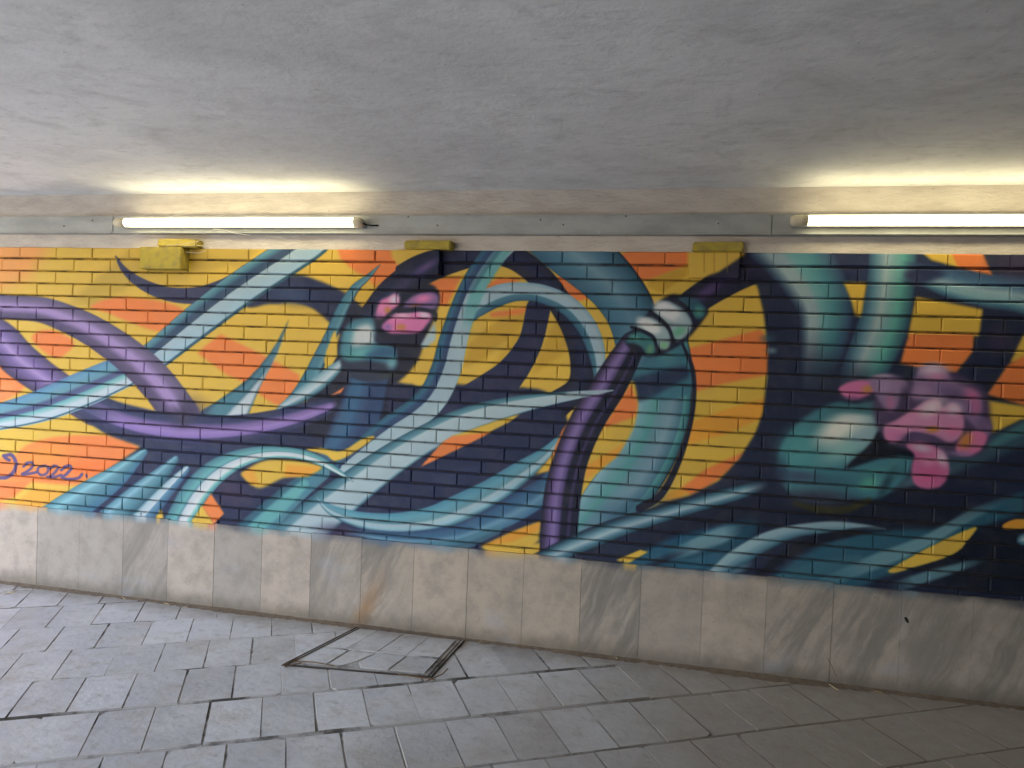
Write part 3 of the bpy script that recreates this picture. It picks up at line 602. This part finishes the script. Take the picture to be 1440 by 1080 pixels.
for k in range(-11, 9):
    v0, v1 = ROWV[k], ROWV[k+1]; u0 = ROWU.get(k, random.uniform(0, PU))
    for q in range(-60, 60):
        ua = u0+q*PU+random.uniform(-.004, .004); ub = ua+PU
        full = [uv(ua+.0012, v0+.0024), uv(ub-.0012, v0+.0024), uv(ub-.0012, v1-.0024), uv(ua+.0012, v1-.0024)]
        poly = clip(clip(clip(clip(full, 0, 1, -.018), 0, -1, -PVY0), 1, 0, PVX1), -1, 0, -PVX0)
        if len(poly) < 3 or area(poly) < .0012: continue
        if all(inside_cover(p) for p in poly): continue
        cx, cy = uv((ua+ub)/2, (v0+v1)/2)
        dz = random.gauss(0, .0006); tilt = (random.gauss(0, .004), random.gauss(0, .004), 0)
        if area(poly) > .995*area(full): 
            o = link('paver', random.choice(variants), 'paver', floor, (cx, cy, dz)); o.scale = (1, 1, 1)
        else:
            cx = sum(p[0] for p in poly)/len(poly); cy = sum(p[1] for p in poly)/len(poly)
            o = link('paver', paver_mesh([(x-cx, y-cy) for x, y in poly]), 'paver', floor, (cx, cy, dz)); tilt = (0, 0, 0)
        o.rotation_euler = tilt; npav += 1

# unseen rear and end walls, length and dark tone chosen for the daylight
bw = mesh_obj('unseen_rear_wall', box_v(-1.8, X1, YB-.3, YB, -.04, ZC), BF, 'rear'); tag(bw, 'unseen brown wall facing the mural, shaped and toned to hold back daylight', 'wall')
ew = mesh_obj('unseen_end_wall', box_v(X1, X1+.3, YB-.3, .3, -.04, ZC), BF, 'rear'); tag(ew, 'unseen brown wall toned dark to dim the far end of the underpass', 'wall')

# ------------------------------------------------------------------ mural wall: bricks, mortar, plaster band, corbels
WL, WR, TOP = X0, 6.0, 2.0957
wall = tag(empty('mural_wall'), 'brick wall painted with teal and purple tendrils and flowers on yellow', 'wall'); wall['kind'] = 'thing'
mesh_obj('mortar', box_v(WL, X1, .011, .28, .02, TOP-.004), BF, 'mortar', wall)
pb = mesh_obj('plaster_band', box_v(WL, X1, .008, .279, TOP-.003, ZC+.01), BF, 'plaster', wall)
zj = [TOP]+[2.028-.0752*k for k in range(22)]
def brick_geo(w, h):
    c = .004; j = lambda s: random.uniform(-s, s)
    P = []
    for (x, z) in ((-w/2, -h/2), (w/2, -h/2), (w/2, h/2), (-w/2, h/2)): P.append((x+j(.0012), .03, z+j(.0008)))
    for (x, z) in ((-w/2, -h/2), (w/2, -h/2), (w/2, h/2), (-w/2, h/2)): P.append((x+j(.0012), c, z+j(.0012)))
    for (x, z) in ((-1, -1), (1, -1), (1, 1), (-1, 1)): P.append((x*(w/2-c-abs(j(.002))), j(.0009), z*(h/2-c-abs(j(.0012)))))
    Fc = []
    for r in (0, 4):
        for i in range(4): Fc.append((r+i, r+(i+1) % 4, r+4+(i+1) % 4, r+4+i))
    Fc.append((8, 9, 10, 11))
    return P, Fc
BW = .261
full_v = [brick_geo(BW-.0024, .0752-.0095) for _ in range(10)]; top_v = [brick_geo(BW-.0024, .0677-.007) for _ in range(6)]
def bmesh_of(g):
    me = bpy.data.meshes.new('brick'); me.from_pydata(*[g[0], [], g[1]]); me.update(); me.materials.append(MAT['paint']); return me
full_m = [bmesh_of(g) for g in full_v]; top_m = [bmesh_of(g) for g in top_v]
lay_out = []
for k in range(22):
    z1, z0 = zj[k], zj[k+1]; zc = (z0+z1)/2-(.001 if k else -.0035)
    ph = -4.002+(.1305 if k % 2 else 0)+random.uniform(-.008, .008)
    n0 = int((WL-ph)/BW)-1; jx = [ph+BW*(n0+i)+random.uniform(-.004, .004) for i in range(52)]
    for a, b in zip(jx[:-1], jx[1:]):
        a, b = max(a, WL), min(b, WR)
        if b-a < .03: continue
        px = [pixel((x, 0, z)) for x, z in ((a, max(z0, .4957)), (b, max(z0, .4957)), (b, z1), (a, z1))]
        cl = [(min(max(x, 0), 1440), min(max(y, 0), 1080)) for x, y in px]
        lay_out.append((area(cl), k, (a+b)/2, b-a, zc))
lay_out.sort(reverse=True)
SV, SF = [], []
for i, (ar, k, xc, w_, zc) in enumerate(lay_out):
    dy = random.gauss(0, .0011); vi = random.randrange(6 if k == 0 else 10)
    sx = (w_-.0022)/(BW-.0024); rot = random.gauss(0, .0016)
    if i < 300 and ar > 0:
        o = link('brick', (top_m if k == 0 else full_m)[vi], None, wall, (xc, dy, zc)); o.scale = (sx, 1, 1); o.rotation_euler = (random.gauss(0, .008), rot, random.gauss(0, .003))
    else:
        P, Fq = (top_v if k == 0 else full_v)[vi]; n = len(SV)
        SV += [(xc+x*sx, y+dy, zc+z+x*rot) for x, y, z in P]; SF += [tuple(n+j for j in f) for f in Fq]
so = mesh_obj('brickwork', SV, SF, 'paint', wall); so['kind'] = 'stuff'

def px_rect(x0, x1, y0, y1, plane):
    a, b = ray_to(x0, (y0+y1)/2, 1, plane), ray_to(x1, (y0+y1)/2, 1, plane)
    t, u = ray_to((x0+x1)/2, y0, 1, plane), ray_to((x0+x1)/2, y1, 1, plane)
    return a.x, b.x, u.z, t.z
def corbel(lower, upper, dep, dup, mat, label):
    a, b, z0, z1 = px_rect(*lower, -dep)
    z1 = max(z1, TOP-.004)
    o = rbox('corbel', a, b, -dep, .012, z0, z1, mat, wall, .004, 2, .0012); o['label'] = label
    if upper:
        a, b, u0, u1 = px_rect(*upper, -dup)
        c = rbox('corbel_cap', a, b, -dup, .01, z1+.001, max(u1, z1+.03), 'corbel', o, .007, 2, .0016)
        c.parent = o; c.location = Vector(c.location)-Vector(o.location)
corbel((196, 254, 347, 378), (221, 276, 336, 346), .075, .06, 'corbel', 'rough yellow block jutting from the top of the wall')
corbel((556, 617, 354, 386), (568, 634, 338, 352), .05, .06, 'paint', 'painted block jutting from the top of the wall')
corbel((968, 1040, 357, 391), (974, 1046, 340, 356), .03, .045, 'paint', 'yellow painted block with vertical scores')

# ------------------------------------------------------------------ marble plinth, slab by slab
plinth = tag(empty('marble_plinth'), 'low plinth of grey and beige marble slabs under the painted brickwork', 'plinth')
PH = .4957
pitch, s0 = .3071, -3.8132
PK, GR, BE = (0.351, 0.300, 0.270), (0.282, 0.255, 0.236), (0.325, 0.272, 0.229)
tone = {-1: (PK, .08), 0: (GR, .12), 1: (GR, .15), 2: ((0.275, 0.247, 0.229), .75), 3: (PK, .08), 4: (GR, .12), 5: ((0.361, 0.304, 0.270), .05), 6: ((0.304, 0.265, 0.237), .65), 7: ((0.310, 0.265, 0.229), 1.), 8: ((0.345, 0.288, 0.242), .1), 9: (BE, .06),
        10: (BE, .1), 11: ((0.310, 0.269, 0.231), .95), 12: ((0.304, 0.261, 0.229), .15), 13: ((0.345, 0.291, 0.251), .12), 14: ((0.325, 0.278, 0.237), .85), 15: ((0.331, 0.282, 0.242), .8), 16: ((0.325, 0.278, 0.242), .7), 17: ((0.325, 0.278, 0.242), .8)}
for k in range(-8, 41):
    a, b = s0+pitch*k, s0+pitch*(k+1)
    if a < WL: a = WL
    if b-a < .05: continue
    if b > X1-.1: break
    g = .0003+random.random()*.0004
    o = rbox('marble_slab', a+g, b-g, -.014+random.gauss(0, .0005), .010, -.01, PH+random.gauss(0, .0015), 'marble', plinth, .0008, 1)
    c, al = tone.get(k, random.choice([(PK, .1), (GR, .3), (BE, .7)]))
    o.color = (*c, al)
mesh_obj('plinth_backing', box_v(WL, X1, -.0095, .0105, -.012, PH-.008), BF, 'dirt', plinth)
p = ray_to(1275, 872, 1, -.016)
ch = [(.012*math.cos(t)*(1+.3*math.sin(3*t)), 0, .016*math.sin(t)*(1+.25*math.cos(2*t))) for t in [i*math.pi/5 for i in range(10)]]
o = mesh_obj('chip', [(x*.55+z*-.45, -.0022, z) for x, y, z in ch]+[(x*.6+z*-.45, .004, z*1.1) for x, y, z in ch], [tuple(range(10))]+[(i, (i+1) % 10, 10+(i+1) % 10, 10+i) for i in range(10)], 'hole', plinth, (p.x, -.0165, p.z))
o['label'] = 'small dark chip in the marble'

# ------------------------------------------------------------------ trunking and lamps
TZ0, TZ1, TY = ray_to(720, 329.5, 1, -.04).z, ray_to(720, 302, 1, -.04).z, -.040
tray = tag(empty('trunking', (0, 0, TZ0)), 'long grey sheet metal trunking along the plaster band under the ceiling', 'trunking')
xs = [WL, -3.3, .42, 4.2, X1-.05]
for a, b in zip(xs[:-1], xs[1:]):
    o = rbox('trunking_length', a+.001, b-.001, TY, .0075, TZ0, TZ1, 'zinc', tray, .003, 2); o.location.z -= TZ0
    o = rbox('bottom_lip', a+.002, b-.002, TY-.010, TY-.0005, TZ0+.002, TZ0+.010, 'zinc', tray, .001, 1); o.location.z -= TZ0
for px_, py_ in ((574, 305), (615, 317), (760, 309), (792, 316), (880, 304), (1010, 314), (90, 318), (130, 310)):
    p = ray_to(px_, py_, 1, TY)
    me = tube_mesh('screw', [(p.x, TY+.001, p.z-TZ0), (p.x, TY-.004, p.z-TZ0)], [.0048, .0038], 8); link('screw', me, 'screw', tray)
def lamp(xa, xb, z, label):
    t = tag(empty('fluorescent_lamp', ((xa+xb)/2, TY, z)), label, 'lamp', 'fluorescent lamps along the trunking'); L = (xb-xa)/2
    def put(o): o.location = Vector(o.location)-t.location; o.parent = t; return o
    put(rbox('lamp_back', xa+.01, xb-.01, TY-.046, TY-.0035, z-.022, z+.020, 'housing', None, .004, 2))
    yt = TY-.072
    link('tube', tube_mesh('tube', [(-L+.075, yt-TY, 0), (L-.045, yt-TY, 0)], .0235, 20), 'tube', t)
    for s, d in ((-1, .078), (1, .048)):
        P = [(s*(L-d+.002), yt-TY, 0), (s*(L-d*.55), yt-TY, 0), (s*(L-.018), yt-TY+.002, 0), (s*L, yt-TY+.006, 0)]
        link('end_cap', tube_mesh('end_cap', P, [.0255, .0265, .026, .018], 18), 'cap', t)
    for cx in (-L*.52, L*.55):
        ring = [(cx, yt-TY+.0262*math.cos(a), .0262*math.sin(a)) for a in [math.radians(d) for d in range(-60, 241, 25)]]
        link('clip', tube_mesh('clip', ring, .0022, 5), 'housing', t)
    link('feed_cable', tube_mesh('feed_cable', [(L-.004, yt-TY+.004, -.004), (L+.02, yt-TY+.008, -.012), (L+.045, yt-TY+.03, -.012), (L+.06, -.002, -.004)], .0042, 7), 'hole', t)
    for o in t.children:
        if o.data.name.startswith(('tube', 'end_cap')):
            for f in o.data.polygons: f.use_smooth = len(f.vertices) == 4
    return t
p1, p2, p3 = ray_to(165, 314, 1, TY-.05), ray_to(512, 315, 1, TY-.05), ray_to(1111, 311, 1, TY-.05)
LL = p2.x-p1.x
lamp(p1.x, p2.x, p1.z, 'lit fluorescent lamp with cobweb threads, above the rough yellow corbel')
lamp(p3.x, p3.x+LL, (ray_to(1300, 311, 1, TY-.05)).z, 'lit fluorescent lamp above the two pale teal tubes of the mural')

def strand(name, P, r, mat, label, cat, group, n=4):
    P = [Vector(p) for p in P]; c = P[0].copy()
    o = link(name, tube_mesh(name, [p-c for p in P], r, n), mat, None, c); return tag(o, label, cat, group)
webs = ['178,335 188,330 200,327', '286,329 296,325 306,322', '300,322 318,324 330,328 352,331', '258,346 280,345 298,348', '262,354 278,356 290,352', '362,335 382,333 402,335 420,331', '425,330 440,327 452,326', '232,346 262,343 284,338']
for s in webs:
    P = [ray_to(*[float(v) for v in q.split(',')], 1, TY-.03-random.random()*.03) for q in s.split()]
    strand('cobweb', P, .0012, 'web', 'dusty cobweb thread hanging under the lamp by the rough yellow corbel', 'cobweb', 'cobweb threads under the lamp', 3)

# ------------------------------------------------------------------ access cover let into the paving
cov = tag(empty('access_cover', (-1.4, -.3, 0)), 'access cover with paving inlay in a rusty metal frame at the plinth foot', 'access cover')
def loc(p, z): return (p[0]+1.4, p[1]+.3, z)
A_, B_, C_, D_ = COVER
V = [loc(p, z) for z in (-.006, .0035) for p in COVER]
mesh_obj('bed', V, [(0, 1, 2, 3), (7, 6, 5, 4), (0, 4, 5, 1), (1, 5, 6, 2), (2, 6, 7, 3), (3, 7, 4, 0)], 'dirt', cov)
def bar(a, b, w, z0, z1, off=0.):
    a, b = Vector(a), Vector(b); d = (b-a).normalized(); n = Vector((-d.y, d.x))
    q = [a+n*(off-w/2), b+n*(off-w/2), b+n*(off+w/2), a+n*(off+w/2)]
    V = [loc(p, z0) for p in q]+[loc(p, z1) for p in q]
    mesh_obj('frame_bar', V, BF, 'rust', cov)
for a, b in ((B_, A_), (A_, D_), (D_, C_)):
    bar(a, b, .005, -.004, .0062+.004*random.random(), .0)
    if a != A_: bar(a, b, .0035, -.004, .0060+.003*random.random(), .018)
def lerp(s, t):                                              # s across, t from wall to front
    top = Vector(B_).lerp(Vector(C_), s); bot = Vector(A_).lerp(Vector(D_), s); return top.lerp(bot, t)
def inlay(q, z=.0105):
    c = sum(q, Vector((0, 0)))/len(q)
    me = paver_mesh([tuple((p-c)*.985) for p in q], .003); me.name = 'inlay_tile'; link('inlay_tile', me, 'paver', cov, loc(c, z+random.gauss(0, .0008)))
sx_ = [.055, .22, .465, .695, .94]
for a, b in zip(sx_[:-1], sx_[1:]): inlay([lerp(a, .03)[:2] and lerp(a, .03), lerp(a, .56), lerp(b, .56), lerp(b, .03)][::1])
for q in ([(.055, .575), (.055, .93), (.26, .93), (.25, .575)], [(.26, .575), (.27, .93), (.36, .93), (.42, .80), (.46, .575)], [(.475, .575), (.44, .82), (.50, .93), (.69, .93), (.70, .575)], [(.71, .575), (.70, .93), (.94, .93), (.94, .575)]):
    inlay([lerp(*p) for p in q], .0085)

# ------------------------------------------------------------------ litter along the foot of the wall
def floor_px(s, z=.004): return [ray_to(*[float(v) for v in q.split(',')], 2, z+random.random()*.004) for q in s.split()]
for s in ('0,834 10,832 20,834', '6,836 16,833 24,830', '164,842 172,840 176,842', '226,850 232,848 238,850', '258,853 264,854', '620,890 632,893', '672,904 680,900', '1166,962 1172,966 1178,970', '1170,955 1174,962', '862,922 868,926', '1230,972 1240,974'):
    strand('straw', floor_px(s), .0022, 'straw', 'short bit of dry straw lying along the foot of the plinth', 'straw', 'bits of straw along the plinth')
for s in ('396,936 410,930 422,925', '400,938 424,932', '410,930 440,931 470,936', '560,948 590,953 612,956', '600,958 622,948 630,940'):
    strand('twig', floor_px(s, .012), .003, 'twig', 'thin brown twig lying on the paving by the access cover frame', 'twig', 'twigs by the access cover')

P = [ray_to(1164, 926, 1, -.02), ray_to(1170, 938, 1, -.028), ray_to(1176, 951, 1, -.04)]
strand('twig', P, .0022, 'twig', 'thin bent twig leaning against the veined marble', 'twig', None)
# earth and dust gathered in the angle between paving and plinth
V, Fc = [], []; n = 420
for i in range(n):
    x = -5.5+8.6*i/(n-1); a = .012+.020*abs(math.sin(x*3.1)*math.sin(x*1.3+1))+random.random()*.014; h = .004+a*.22+random.random()*.002
    V += [(x, -.0138, h), (x, -.0138-a*.45, h*.55+random.random()*.001), (x, -.0138-a*1.25, .0004)]
for i in range(n-1):
    for k in (0, 1): Fc.append((3*i+k, 3*i+k+1, 3*i+k+4, 3*i+k+3))
o = mesh_obj('earth', V, Fc, 'soil'); o['kind'] = 'stuff'; o['label'] = 'brown earth and dust gathered along the foot of the plinth'; o['category'] = 'earth'
for f in o.data.polygons: f.use_smooth = True
